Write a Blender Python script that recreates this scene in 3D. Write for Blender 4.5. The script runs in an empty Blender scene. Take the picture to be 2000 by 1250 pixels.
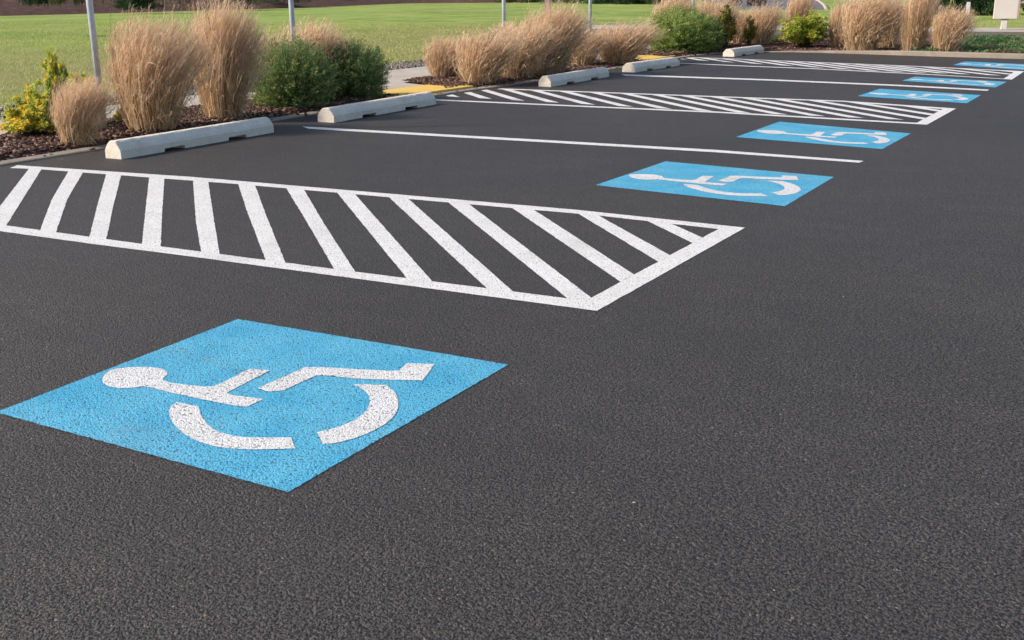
import bpy, math
import numpy as np
from mathutils import Vector, Matrix
rad = math.radians
sc = bpy.context.scene
COL = sc.collection
rng = np.random.default_rng(7)

# ------------------------------------------------------------------ camera
# world: X runs from the kerb towards the lane, Y along the kerb away from the camera
CAM = np.array([0.0, 0.0, 1.2656])
RT = np.array([0.86665204, 0.49879351, -0.01092183])
UP = np.array([-0.1334088, 0.25278036, 0.95828189])
FW = np.array([-0.48074561, 0.82903988, -0.28561606])
F = 2164.98


def at(px, py, z=0.0):
    """point of the horizontal plane z seen at photo pixel px,py"""
    d = FW + RT * (px - 1000) / F - UP * (py - 625) / F
    t = (z - CAM[2]) / d[2]
    p = CAM + d * t
    return (float(p[0]), float(p[1]))


def proj(x, y, z):
    d = np.array([x, y, z]) - CAM
    w = d @ FW
    return 1000 + F * (d @ RT) / w, 625 - F * (d @ UP) / w, w


def on_x(px, x, z=0.4):
    """Y of the vertical plane X=x seen in photo column px"""
    lo, hi = 2.0, 80.0
    for _ in range(50):
        m = (lo + hi) / 2
        if proj(x, m, z)[0] < px: lo = m
        else: hi = m
    return lo


def height_at(x, y, py, z0=0.0):
    """height above z0 that reaches photo row py over the point x,y"""
    lo, hi = 0.0, 12.0
    for _ in range(50):
        m = (lo + hi) / 2
        if proj(x, y, z0 + m)[1] > py: lo = m
        else: hi = m
    return lo


cam_d = bpy.data.cameras.new("camera"); cam = bpy.data.objects.new("camera", cam_d); COL.objects.link(cam)
cam_d.sensor_width = 36; cam_d.lens = F / 2000 * 36; cam_d.clip_start = 0.05; cam_d.clip_end = 3000
M = Matrix.Identity(4)
for i in range(3):
    M[i][0], M[i][1], M[i][2], M[i][3] = RT[i], UP[i], -FW[i], CAM[i]
cam.matrix_world = M
sc.camera = cam

# ------------------------------------------------------------------ light
S_EL = 34.0
S_AZ = math.atan2(-1.0, -0.80)      # compass style, from +Y towards +X
w = bpy.data.worlds.new("World"); sc.world = w; w.use_nodes = True
nt = w.node_tree; nt.nodes.clear()
sky = nt.nodes.new("ShaderNodeTexSky"); sky.sky_type = 'NISHITA'; sky.sun_disc = False
sky.sun_elevation = rad(S_EL); sky.sun_rotation = S_AZ; sky.air_density = 1.0; sky.dust_density = 2.0
bg = nt.nodes.new("ShaderNodeBackground"); bg.inputs[1].default_value = 0.135
out = nt.nodes.new("ShaderNodeOutputWorld")
nt.links.new(sky.outputs[0], bg.inputs[0]); nt.links.new(bg.outputs[0], out.inputs[0])
sd = bpy.data.lights.new("sun", 'SUN'); so = bpy.data.objects.new("sun", sd); COL.objects.link(so)
sd.energy = 3.7; sd.angle = rad(3); sd.color = (1.0, 0.87, 0.72)
sdir = Vector((math.sin(S_AZ) * math.cos(rad(S_EL)), math.cos(S_AZ) * math.cos(rad(S_EL)), math.sin(rad(S_EL))))
so.rotation_euler = sdir.to_track_quat('Z', 'Y').to_euler(); so.location = (0, 0, 20)
sc.view_settings.view_transform = 'Standard'; sc.view_settings.look = 'None'
sc.view_settings.exposure = 0.38; sc.view_settings.gamma = 1.0


# ------------------------------------------------------------------ node helpers
class NT:
    def __init__(s, name):
        s.m = bpy.data.materials.new(name); s.m.use_nodes = True
        s.t = s.m.node_tree; s.t.nodes.clear()
        s.o = s.t.nodes.new("ShaderNodeOutputMaterial")
        s.p = s.t.nodes.new("ShaderNodeBsdfPrincipled")
        s.t.links.new(s.p.outputs[0], s.o.inputs[0])
        s.pos = s.t.nodes.new("ShaderNodeNewGeometry").outputs['Position']

    def set(s, sock, v):
        if hasattr(v, 'links') or isinstance(v, bpy.types.NodeSocket): s.t.links.new(v, sock)
        elif isinstance(v, (tuple, list)): sock.default_value = (*v, 1) if len(v) == 3 and sock.type == 'RGBA' else v
        else: sock.default_value = v

    def noise(s, scale, detail=4, rough=0.55, vec=None, out='Fac', dist=0.0):
        n = s.t.nodes.new("ShaderNodeTexNoise"); n.inputs['Scale'].default_value = scale
        n.inputs['Detail'].default_value = detail; n.inputs['Roughness'].default_value = rough
        n.inputs['Distortion'].default_value = dist
        s.t.links.new(vec if vec is not None else s.pos, n.inputs['Vector']); return n.outputs[out]

    def vor(s, scale, out='Distance', feature='F1', vec=None, rnd=1.0):
        n = s.t.nodes.new("ShaderNodeTexVoronoi"); n.feature = feature
        n.inputs['Scale'].default_value = scale; n.inputs['Randomness'].default_value = rnd
        s.t.links.new(vec if vec is not None else s.pos, n.inputs['Vector']); return n.outputs[out]

    def ramp(s, v, stops, interp='LINEAR'):
        n = s.t.nodes.new("ShaderNodeValToRGB"); n.color_ramp.interpolation = interp
        e = n.color_ramp.elements
        while len(e) < len(stops): e.new(0.5)
        for el, (p, c) in zip(e, stops):
            el.position = p; el.color = (c, c, c, 1) if isinstance(c, (int, float)) else (*c, 1)
        s.t.links.new(v, n.inputs[0]); return n.outputs[0]

    def mix(s, f, a, b, mode='MIX'):
        n = s.t.nodes.new("ShaderNodeMix"); n.data_type = 'RGBA'; n.blend_type = mode
        s.set(n.inputs[0], f); s.set(n.inputs[6], a); s.set(n.inputs[7], b); return n.outputs[2]

    def math(s, op, a, b=0.0, clamp=False):
        n = s.t.nodes.new("ShaderNodeMath"); n.operation = op; n.use_clamp = clamp
        s.set(n.inputs[0], a); s.set(n.inputs[1], b); return n.outputs[0]

    def scl(s, v):
        n = s.t.nodes.new("ShaderNodeVectorMath"); n.operation = 'MULTIPLY'
        s.t.links.new(s.pos, n.inputs[0]); n.inputs[1].default_value = v; return n.outputs[0]

    def bump(s, h, strength, dist, normal=None):
        n = s.t.nodes.new("ShaderNodeBump"); n.inputs['Strength'].default_value = strength
        n.inputs['Distance'].default_value = dist; s.t.links.new(h, n.inputs['Height'])
        if normal is not None: s.t.links.new(normal, n.inputs['Normal'])
        return n.outputs[0]

    def fin(s, color, rough=0.8, normal=None, spec=0.3, metal=0.0):
        s.set(s.p.inputs['Base Color'], color); s.set(s.p.inputs['Roughness'], rough)
        s.p.inputs['Specular IOR Level'].default_value = spec; s.p.inputs['Metallic'].default_value = metal
        if normal is not None: s.t.links.new(normal, s.p.inputs['Normal'])
        return s.m


def stone_height(n):
    a = n.vor(158.0)
    a1 = n.math('SUBTRACT', 1.0, n.math('POWER', a, 1.6))
    b = n.vor(330.0)
    b1 = n.math('SUBTRACT', 1.0, b)
    c = n.noise(100, 3, 0.65)
    h = n.math('ADD', n.math('MULTIPLY', a1, 0.55), n.math('MULTIPLY', b1, 0.25))
    return n.math('ADD', h, n.math('MULTIPLY', c, 1.0)), a, c


def asphalt_mat():
    n = NT("asphalt")
    h, a, c = stone_height(n)
    cell = n.vor(158.0, 'Color')
    sep = n.t.nodes.new("ShaderNodeSeparateColor"); n.t.links.new(cell, sep.inputs[0])
    col = n.ramp(sep.outputs[0], [(0, (.052, .0445, .0415)), (.7, (.076, .0655, .0615)), (.985, (.100, .088, .082)), (1, (.19, .17, .15))])
    # bitumen in the voids between the stones
    col = n.mix(n.ramp(c, [(.445, .96), (.50, 0)]), col, (.007, .009, .009))
    void = n.ramp(n.noise(95, 2, .5), [(.355, 1), (.395, 0)])
    col = n.mix(n.math('MULTIPLY', void, .97), col, (.004, .004, .004))
    big = n.noise(.55, 5, .6)
    col = n.mix(n.ramp(big, [(.35, 0.0), (.65, 0.5)]), col, n.mix(1.0, col, (1.32, 1.32, 1.34), 'MULTIPLY'))
    streak = n.noise(1.0, 5, .6, vec=n.scl((.9, 4.5, 1)))
    col = n.mix(n.ramp(streak, [(.5, 0.0), (.72, 0.40)]), col, n.mix(1.0, col, (1.4, 1.38, 1.36), 'MULTIPLY'))
    dark_patch = n.noise(.23, 4, .55, dist=.8)  # broad darker patches at random
    col = n.mix(n.ramp(dark_patch, [(.36, .55), (.56, 0)]), col, n.mix(1.0, col, (.66, .65, .65), 'MULTIPLY'))
    med = n.noise(7.0, 3, .6)
    col = n.mix(n.ramp(med, [(.40, 0.35), (.60, 0.0)]), col, n.mix(1.0, col, (.72, .72, .72), 'MULTIPLY'))
    # rare tan stones
    tan = n.ramp(sep.outputs[1], [(.9975, 0), (.9985, 1)])
    col = n.mix(n.math('MULTIPLY', tan, .7), col, (.30, .20, .13))
    nor = n.bump(h, 0.95, 0.0080)
    nor = n.bump(n.noise(3.0, 3, .5), 0.25, 0.02, nor)
    return n.fin(col, n.ramp(big, [(.3, .62), (.7, .74)]), nor, 0.42)


def paint_mat(name, base, worn, wear=0.0):
    n = NT(name)
    h, a, c = stone_height(n)
    patch = n.noise(4.2, 5, .6)
    col = n.mix(n.ramp(patch, [(.35, 0), (.68, 1)]), base, worn)
    fine = n.noise(60, 3, .6)
    col = n.mix(n.ramp(fine, [(.42, .55), (.55, 0)]), col, n.mix(1.0, col, (.74, .78, .80), 'MULTIPLY'))
    # pinholes where paint did not fill the voids
    pit = n.ramp(c, [(.325 + wear, 1.0), (.37 + wear, 0)])
    pit2 = n.ramp(n.vor(62.0), [(.05, .8), (.10, 0)])
    pit2 = n.math('MULTIPLY', pit2, n.ramp(n.noise(5.0, 3, .6), [(.46, 0), (.60, 1)]))
    pit = n.math('MAXIMUM', pit, n.math('MULTIPLY', pit2, .5))
    col = n.mix(n.math('MULTIPLY', pit, .92), col, (.035, .034, .033))
    sc_ = n.ramp(n.noise(2.6, 5, .75, vec=n.scl((.35, 1.6, 1)), dist=.4), [(.56, 0), (.72, .34)])
    col = n.mix(n.math('MULTIPLY', sc_, n.ramp(n.noise(30, 4, .7), [(.40, 0), (.60, 1)])), col, (.16, .14, .125))
    dirt = n.ramp(n.noise(1.7, 6, .7), [(.55, 0), (.78, .30)])
    col = n.mix(dirt, col, (.32, .29, .26))
    nor = n.bump(h, 0.85, 0.0060)
    return n.fin(col, .62, nor, .35)


def concrete_mat(name, base, dark, scale=1.0, joints=False):
    n = NT(name)
    col = n.mix(n.ramp(n.noise(3.0 * scale, 6, .65), [(.35, 0), (.7, 1)]), base, dark)
    col = n.mix(n.ramp(n.noise(95, 3, .7), [(.42, .45), (.56, 0)]), col, n.mix(1.0, col, (.60, .60, .60), 'MULTIPLY'))
    col = n.mix(n.ramp(n.noise(1.1, 5, .7), [(.52, 0), (.70, .45)]), col, n.mix(1.0, col, (.62, .58, .52), 'MULTIPLY'))
    hole = n.ramp(n.vor(38.0), [(.07, 1), (.11, 0)])
    col = n.mix(n.math('MULTIPLY', hole, .65), col, (.10, .095, .09))
    nor = n.bump(n.noise(90, 5, .65), .35, .004)
    nor = n.bump(hole, .5, -.004, nor)
    return n.fin(col, .88, nor, .2)


def vcol_mat(name, trans=0.3, rough=.65, spec=.25, tint=None):
    n = NT(name)
    at_ = n.t.nodes.new("ShaderNodeAttribute"); at_.attribute_name = "tone"
    n.fin(at_.outputs['Color'], rough, None, spec)
    tr = n.t.nodes.new("ShaderNodeBsdfTranslucent"); n.t.links.new(at_.outputs['Color'], tr.inputs[0])
    mx = n.t.nodes.new("ShaderNodeMixShader"); mx.inputs[0].default_value = trans
    n.t.links.new(n.p.outputs[0], mx.inputs[1]); n.t.links.new(tr.outputs[0], mx.inputs[2])
    n.t.links.new(mx.outputs[0], n.o.inputs[0])
    return n.m


def lawn_mat():
    n = NT("lawn_turf")
    g = n.noise(.30, 6, .65, vec=n.scl((1, 1, 1)))
    col = n.ramp(g, [(.30, (.25, .36, .075)), (.48, (.31, .42, .095)), (.60, (.38, .45, .125)), (.75, (.44, .45, .16))])
    st = n.noise(2.2, 6, .7, vec=n.scl((.55, .55, 1)), dist=.6)
    col = n.mix(n.ramp(st, [(.36, .55), (.56, 0)]), col, n.mix(1.0, col, (.60, .74, .55), 'MULTIPLY'))
    lg = n.noise(.16, 4, .7, vec=n.scl((1.0, .6, 1)), dist=1.0)
    col = n.mix(n.ramp(lg, [(.40, .9), (.54, 0)]), col, n.mix(1.0, col, (.60, .74, .55), 'MULTIPLY'))
    col = n.mix(n.ramp(n.noise(.7, 5, .7), [(.48, 0), (.64, .8)]), col, (.42, .40, .19))
    # dry strip along the gravel edge of the lawn
    sx = n.t.nodes.new("ShaderNodeSeparateXYZ"); n.t.links.new(n.pos, sx.inputs[0])
    xx = n.math('ADD', sx.outputs[0], n.math('MULTIPLY', n.noise(.5, 4, .6), 5.0))
    dry = n.ramp(n.math('MULTIPLY', n.math('ADD', xx, 32.0), 1 / 24.0, True), [(.28, 0), (.62, .75), (.86, .80), (.98, .25)])
    dryc = n.ramp(n.noise(1.3, 6, .7), [(.3, (.26, .25, .10)), (.7, (.38, .33, .17))])
    gate = n.ramp(n.math('MULTIPLY', sx.outputs[1], 1 / 60.0, True), [(.55, 1), (.8, 0)])
    col = n.mix(n.math('MULTIPLY', dry, gate), col, dryc)
    col = n.mix(n.ramp(n.noise(26, 3, .7), [(.38, .6), (.55, 0)]), col, n.mix(1.0, col, (.62, .66, .55), 'MULTIPLY'))
    nor = n.bump(n.noise(22, 4, .7), .9, .06)
    return n.fin(col, .9, nor, .1)


def mulch_mat(name="bark_mulch"):
    n = NT(name)
    v = n.vor(42.0, 'Color', vec=n.scl((1, .6, 1)))
    sep = n.t.nodes.new("ShaderNodeSeparateColor"); n.t.links.new(v, sep.inputs[0])
    col = n.ramp(sep.outputs[0], [(0, (.055, .030, .022)), (.5, (.10, .056, .042)), (.85, (.17, .10, .078)), (1, (.30, .21, .16))])
    h = n.math('ADD', n.vor(42.0, vec=n.scl((1, .6, 1))), n.noise(14, 4, .6))
    return n.fin(col, .9, n.bump(h, .5, .006), .15)


def plain(name, c, rough=.6, metal=0, spec=.4, nscale=20, var=.12, bump=0.0):
    n = NT(name)
    d = tuple(x * (1 - 2 * var) for x in c)
    col = n.mix(n.ramp(n.noise(nscale, 5, .65), [(.35, 0), (.65, 1)]), c, d)
    nor = n.bump(n.noise(nscale * 3, 3, .6), bump, .003) if bump else None
    return n.fin(col, rough, nor, spec, metal)


MAT = dict(
    asphalt=asphalt_mat(),
    white=paint_mat("white_line_paint", (.84, .83, .82), (.77, .76, .75), .030),
    symbol=paint_mat("white_symbol_paint", (.76, .765, .77), (.71, .71, .71), .036),
    blue=paint_mat("blue_panel_paint", (.058, .400, .650), (.125, .490, .710), .052),
    stop=concrete_mat("precast_concrete", (.84, .77, .66), (.72, .665, .58), 3.0),
    kerb=concrete_mat("kerb_concrete", (.37, .32, .265), (.25, .22, .185)),
    walk=concrete_mat("pavement_concrete", (.52, .47, .41), (.42, .38, .33)),
    wall=concrete_mat("weathered_concrete", (.20, .18, .165), (.11, .10, .095)),
    grass=vcol_mat("dry_grass", .38, .6, .2),
    leaf=vcol_mat("leaf", .46, .5, .35),
    twig=plain("twig_bark", (.085, .055, .038), .85, spec=.15, nscale=40),
    bark=plain("grey_bark", (.11, .085, .065), .9, spec=.1),
    lawn=lawn_mat(), mulch=mulch_mat(),
    chip=vcol_mat("bark_chips", 0, .85, .15),
    stone=vcol_mat("pebbles", 0, .8, .25),
    galv=plain("galvanised_steel", (.52, .58, .66), .5, .25, .5, 14, .10, .2),
    wood=plain("pale_timber", (.50, .36, .29), .8, 0, .2, 25, .15, .4),
    cream=plain("cream_board", (.72, .67, .62), .6, 0, .3, 3, .03),
    creamedge=plain("shaded_board_edge", (.50, .36, .28), .7, 0, .3, 10, .1),  # cream board's shaded edge, the shade put into a darker colour
    ppost=plain("white_marker", (.72, .72, .76), .55, 0, .3, 8, .05),
    road=plain("far_road_asphalt", (.17, .165, .165), .9, 0, .2, 1.2, .10),
    soil=mulch_mat("dark_soil"),
)


def yellow_mat():
    n = NT("yellow_tactile_paint")
    col = n.mix(n.ramp(n.noise(9, 5, .6), [(.4, 0), (.7, 1)]), (.80, .52, .09), (.66, .45, .13))
    d = n.vor(17.0, rnd=.05)
    dome = n.ramp(d, [(.18, 1), (.34, 0)])
    return n.fin(n.mix(n.ramp(n.noise(70, 3, .6), [(.38, .5), (.5, 0)]), col, (.35, .24, .08)), .7, n.bump(dome, .8, .006), .3)


MAT['yellow'] = yellow_mat()


# ------------------------------------------------------------------ object helpers
def tag(o, label=None, cat=None, group=None, kind=None):
    if label: o['label'] = label
    if cat: o['category'] = cat
    if group: o['group'] = group
    if kind: o['kind'] = kind
    return o


def mesh(name, verts, faces, mat, smooth=False, tone=None):
    me = bpy.data.meshes.new(name)
    verts = np.asarray(verts, dtype=np.float64)
    if isinstance(faces, np.ndarray):
        k = faces.shape[1]; nf = len(faces)
        me.vertices.add(len(verts)); me.vertices.foreach_set("co", verts.ravel().astype(np.float32))
        me.loops.add(nf * k); me.loops.foreach_set("vertex_index", faces.ravel().astype(np.int32))
        me.polygons.add(nf); me.polygons.foreach_set("loop_start", (np.arange(nf) * k).astype(np.int32))
        me.update(calc_edges=True)
    else:
        me.from_pydata([tuple(map(float, v)) for v in verts], [], [tuple(map(int, f)) for f in faces]); me.update()
    me.validate()
    if tone is not None:
        a = me.color_attributes.new("tone", 'FLOAT_COLOR', 'POINT')
        t = np.ones((len(verts), 4), np.float32); t[:, :3] = tone
        a.data.foreach_set("color", t.ravel())
    if smooth: me.polygons.foreach_set("use_smooth", [True] * len(me.polygons))
    me.materials.append(mat)
    return me


def link(name, me, parent=None, loc=(0, 0, 0), rz=0.0, scale=(1, 1, 1)):
    o = bpy.data.objects.new(name, me); COL.objects.link(o)
    o.parent = parent; o.location = loc; o.rotation_euler = (0, 0, rz); o.scale = scale
    return o


def empty(name, loc, rz=0.0, scale=(1, 1, 1)):
    o = bpy.data.objects.new(name, None); COL.objects.link(o); o.empty_display_size = .2
    o.location = loc; o.rotation_euler = (0, 0, rz); o.scale = scale
    return o


def copy_tree(o, parent=None):
    c = o.copy(); COL.objects.link(c); c.parent = parent
    for ch in [x for x in bpy.data.objects if x.parent == o and x is not c]:
        if ch.parent == o: copy_tree(ch, c)
    return c


def resample(poly, step, jit=0.0, closed=True):
    out = []; n = len(poly)
    for i in range(n if closed else n - 1):
        a = np.array(poly[i], float); b = np.array(poly[(i + 1) % n], float)
        L = np.linalg.norm(b - a); k = max(1, int(L / step))
        for j in range(k):
            p = a + (b - a) * j / k
            if j and jit: p = p + rng.normal(0, jit, 2)
            out.append(p)
    if not closed: out.append(np.array(poly[-1], float))
    return out


def sheet(polys, z):
    """flat painted pieces: list of outlines, one ngon each"""
    V, Fc = [], []
    for p in polys:
        b = len(V); V += [(q[0], q[1], z) for q in p]; Fc.append(list(range(b, b + len(p))))
        # counter-clockwise
        ar = sum(p[i][0] * p[(i + 1) % len(p)][1] - p[(i + 1) % len(p)][0] * p[i][1] for i in range(len(p)))
        if ar < 0: Fc[-1].reverse()
    return V, Fc


def box(x0, x1, y0, y1, z0, z1):
    v = [(x, y, z) for z in (z0, z1) for x, y in ((x0, y0), (x1, y0), (x1, y1), (x0, y1))]
    f = [(3, 2, 1, 0), (4, 5, 6, 7), (0, 1, 5, 4), (1, 2, 6, 5), (2, 3, 7, 6), (3, 0, 4, 7)]
    return v, f


def bevel_box(x0, x1, y0, y1, z0, z1, b):
    import bmesh
    v, f = box(x0, x1, y0, y1, z0, z1)
    bm = bmesh.new(); vs = [bm.verts.new(q) for q in v]
    for q in f: bm.faces.new([vs[i] for i in q])
    bmesh.ops.bevel(bm, geom=list(bm.edges), offset=b, segments=2, affect='EDGES')
    bm.verts.index_update()
    V = [tuple(q.co) for q in bm.verts]; Fc = [[q.index for q in g.verts] for g in bm.faces]
    bm.free(); return V, Fc


def tube(path, radii, seg=12, cap=True):
    V, Fc = [], []
    path = [np.array(p, float) for p in path]
    for i, p in enumerate(path):
        t = path[min(i + 1, len(path) - 1)] - path[max(i - 1, 0)]; t /= np.linalg.norm(t)
        a = np.cross(t, [0, 0, 1.0]) if abs(t[2]) < .9 else np.cross(t, [1.0, 0, 0]); a /= np.linalg.norm(a)
        b = np.cross(t, a)
        for k in range(seg):
            an = 2 * math.pi * k / seg
            V.append(p + radii[i] * (a * math.cos(an) + b * math.sin(an)))
    for i in range(len(path) - 1):
        for k in range(seg):
            k2 = (k + 1) % seg
            Fc.append((i * seg + k, i * seg + k2, (i + 1) * seg + k2, (i + 1) * seg + k))
    if cap:
        Fc.append(tuple(range(seg))[::-1]); n0 = (len(path) - 1) * seg; Fc.append(tuple(range(n0, n0 + seg)))
    return V, Fc


# ------------------------------------------------------------------ the ground
def grid_sheet(x0, x1, y0, y1, step, zf, keep=None):
    xs = np.linspace(x0, x1, max(2, int((x1 - x0) / step) + 1)); ys = np.linspace(y0, y1, max(2, int((y1 - y0) / step) + 1))
    X, Y = np.meshgrid(xs, ys); Z = zf(X, Y)
    V = np.stack([X, Y, Z], -1).reshape(-1, 3)
    nx = len(xs); i, j = np.meshgrid(np.arange(len(ys) - 1), np.arange(nx - 1), indexing='ij')
    a = (i * nx + j).ravel(); Fc = np.stack([a, a + 1, a + nx + 1, a + nx], 1)
    if keep is not None:
        c = V[Fc].mean(1); Fc = Fc[keep(c[:, 0], c[:, 1])]
    return V, Fc


def vnoise(X, Y, s, seed=0):
    """cheap smooth value noise"""
    r = np.random.default_rng(seed); T = r.random((64, 64))
    x = X * s; y = Y * s; xi = np.floor(x).astype(int); yi = np.floor(y).astype(int)
    fx = x - xi; fy = y - yi; fx = fx * fx * (3 - 2 * fx); fy = fy * fy * (3 - 2 * fy)
    g = lambda a, b: T[a % 64, b % 64]
    return (g(xi, yi) * (1 - fx) + g(xi + 1, yi) * fx) * (1 - fy) + (g(xi, yi + 1) * (1 - fx) + g(xi + 1, yi + 1) * fx) * fy


V = [(-700, -700, -.03), (700, -700, -.03), (700, 900, -.03), (-700, 900, -.03)]
tag(link("lawn", mesh("lawn", V, [(0, 1, 2, 3)], MAT['lawn'])), kind='structure')

# kerb line (asphalt edge)
KL = [(-7.66, -8), (-7.69, 5.2), (-7.74, 6.45), (-7.85, 8.8), (-7.87, 11.0), (-7.92, 11.85), (-7.85, 12.6), (-7.72, 14.05), (-7.80, 17.3), (-7.90, 20.1), (-7.92, 21.6), (-7.72, 22.3), (-7.15, 22.72), (-5.8, 22.6), (-3.5, 21.95), (-2.17, 21.72), (3, 21.3), (40, 18.5)]
KL = resample(KL, .5, 0, False)


def smooth_line(P, it=3):
    P = [np.array(p) for p in P]
    for _ in range(it):
        P = [P[0]] + [(P[i - 1] + 2 * P[i] + P[i + 1]) / 4 for i in range(1, len(P) - 1)] + [P[-1]]
    return P


KL = smooth_line(KL, 4)
poly = [tuple(p) for p in KL] + [(40, -8)]
V, Fc = sheet([poly], 0.0)
tag(link("parking_lot_asphalt", mesh("asphalt", V, Fc, MAT['asphalt'])), kind='structure')

# kerb: low concrete edging on the left, a raised one along the back
prof = []
nrm = []
for i, p in enumerate(KL):
    t = KL[min(i + 1, len(KL) - 1)] - KL[max(i - 1, 0)]; t = t / np.linalg.norm(t); nrm.append(np.array([-t[1], t[0]]))
V, Fc = [], []
for p, nn in zip(KL, nrm):
    h = .016 + .070 * float(np.clip((p[0] + 6.8) / 2.6, 0, 1)) * (1.0 if p[1] > 15 else 0)
    w_ = .15
    rows = [(0.0, -.03), (0.0, h - .012 if h > .03 else h * .6), (.012, h), (w_ - .012, h + .002), (w_, h - .01), (w_, -.03)]
    for a, z in rows:
        q = p + nn * a; V.append((q[0], q[1], z))
m_ = 6
for i in range(len(KL) - 1):
    for k in range(m_ - 1):
        Fc.append((i * m_ + k, i * m_ + k + 1, (i + 1) * m_ + k + 1, (i + 1) * m_ + k))
tag(link("kerb", mesh("kerb", V, [f[::-1] for f in Fc], MAT['kerb'])), kind='structure')
KLa = np.array(KL)


def kerb_x(y): return np.interp(y, KLa[:60, 1], KLa[:60, 0])


def kerb_y(x):
    idx = np.where((KLa[:, 0] > -7.3) & (KLa[:, 1] > 15))[0]
    return np.interp(x, KLa[idx, 0], KLa[idx, 1])


# pavement: strip behind the planting bed plus two aprons that come down to the kerb
def walk_near(y):
    return np.interp(y, [-8, 6.4, 7.0, 10.6, 11.0, 11.3, 12.3, 12.6, 13.0, 14.0, 16, 17.7, 18.1, 18.5, 19.8, 20.2, 20.6, 21.5, 40],
                     [-9.0, -9.09, -9.35, -9.35, -8.9, -8.06, -8.06, -8.3, -9.25, -9.46, -9.5, -9.5, -9.1, -8.06, -8.06, -8.7, -9.3, -9.5, -9.5])


def walk_far(y): return np.interp(y, [-8, 5, 7.4, 14.5, 16.5, 40], [-10.2, -10.3, -10.42, -10.9, -10.95, -11.1])


ys = list(np.arange(-8, 29.8, .2)); near = [(float(walk_near(y)), y) for y in ys]; far = [(float(walk_far(y)), y) for y in ys]
V, Fc = [], []
for (a, y), (b, _) in zip(near, far):
    V += [(a, y, -.02), (a, y, .030), (b, y, .030), (b, y, -.02)]
for i in range(len(ys) - 1):
    for k in range(3): Fc.append((i * 4 + k, (i + 1) * 4 + k, (i + 1) * 4 + k + 1, i * 4 + k + 1))
tag(link("pavement", mesh("pavement", V, Fc, MAT['walk'])), kind='structure')

# mulch beds
def mz(X, Y):
    e1 = np.clip(kerb_x(Y) - .10 - X, 0, 9); e2 = np.clip(Y - kerb_y(X) - .14, 0, 9)
    e = np.clip(np.where(Y < 22.2, np.maximum(e1, np.where(X > -6.8, e2, 0)), np.maximum(e2, 0)) / .16, 0, 1)
    return (.018 + .035 * vnoise(X, Y, 1.4, 3) + .018 * vnoise(X, Y, 7, 4)) * e - .03 * (1 - e)


def bed_keep(x, y):
    side = (x < kerb_x(y) - .09) & (x > walk_near(y) - .02) & (y < 22.4)
    back = (y > np.maximum(kerb_y(x) + .14, 22.0)) & (y < 29.7) & (x > -9.6) & (x < 30)
    back &= ~((x < -7.6) & (y < 22.3))
    return side | back


V, Fc = grid_sheet(-9.6, -7.3, -6, 22.8, .08, mz, bed_keep)
V2, F2 = grid_sheet(-9.6, 14, 21.4, 29.7, .12, mz, lambda x, y: (y > 22.75) & (y > kerb_y(x) + .14) | ((x > -6.5) & (y > kerb_y(x) + .14)))
Fall = np.concatenate([Fc, F2 + len(V)]); Vall = np.concatenate([V, V2])
tag(link("mulch_bed", mesh("mulch_bed", Vall, Fall, MAT['mulch'], True)), kind='structure')

# gravel strip sheet
V, Fc = grid_sheet(-12.6, -10.2, -6, 29, .15, lambda X, Y: -.022 + .02 * vnoise(X, Y, 3, 9), lambda x, y: (x < walk_far(y)) & (x > walk_far(y) - 1.1 - .3 * vnoise(x, y, .8, 5)))
tag(link("gravel_ground", mesh("gravel_ground", V, Fc, MAT['soil'], True)), kind='structure')

# raised pavement across the back with its weathered face
V, Fc = bevel_box(-16, 30, 30.15, 33.0, -.02, .15, .012)
tag(link("back_pavement", mesh("back_pavement", V, Fc, MAT['walk'])), kind='structure')
V, Fc = bevel_box(-16, 30, 29.98, 30.147, -.02, .153, .015)
tag(link("back_kerb", mesh("back_kerb", V, Fc, MAT['wall'])), kind='structure')

# far road with its pale kerb
r0 = at(1440, 18); r1 = at(1613, 18); r2 = at(1600, 4); r3 = at(1560, -10)
poly = [at(1440, 18), at(1613, 18), at(1609, 10), at(1600, 3), at(1585, -4), at(1560, -10), at(1330, -10)]
V, Fc = sheet([poly], -.018)
tag(link("far_road", mesh("far_road", V, Fc, MAT['road'])), kind='structure')
edge = [at(1614.5, 18.5), at(1609.5, 10), at(1600.5, 3), at(1585.5, -4)]
V, Fc = tube([(p[0], p[1], 0.0) for p in edge], [.10] * 4, 6)
tag(link("far_road_kerb", mesh("far_road_kerb", V, Fc, MAT['walk'])), kind='structure')

# mulch bank beyond the lawn, rising away
bx = [(-90, 8), (-70, 30)] + [at(-150, 33), at(0, 31), at(150, 27.5), at(300, 22), at(450, 18.5), at(600, 15), at(700, 10), at(800, 5.5), at(1000, 5)]
bx = resample(bx + [(-63, 130), (-30, 170)], 4.0, 0, False); bx = smooth_line(bx, 3)
V, Fc = [], []
steps = [0, .6, 1.5, 3, 5, 8, 12, 18, 26, 40]
for i, p in enumerate(bx):
    t = bx[min(i + 1, len(bx) - 1)] - bx[max(i - 1, 0)]; t /= np.linalg.norm(t); nn = np.array([-t[1], t[0]])
    for s in steps:
        q = p + nn * s
        z = -.035 + .17 * s - .0015 * s * s + .25 * float(vnoise(np.array(q[0]), np.array(q[1]), .35, 8)) * min(1, s / 3)
        V.append((q[0], q[1], z))
k = len(steps)
for i in range(len(bx) - 1):
    for j in range(k - 1): Fc.append((i * k + j, i * k + j + 1, (i + 1) * k + j + 1, (i + 1) * k + j))


def bank_mat():
    n = NT("bank_mulch")
    col = n.ramp(n.noise(1.6, 6, .75), [(.3, (.060, .034, .028)), (.55, (.105, .062, .052)), (.75, (.19, .13, .115))])
    return n.fin(col, .95, n.bump(n.noise(4, 5, .7), .9, .12), .1)


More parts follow.
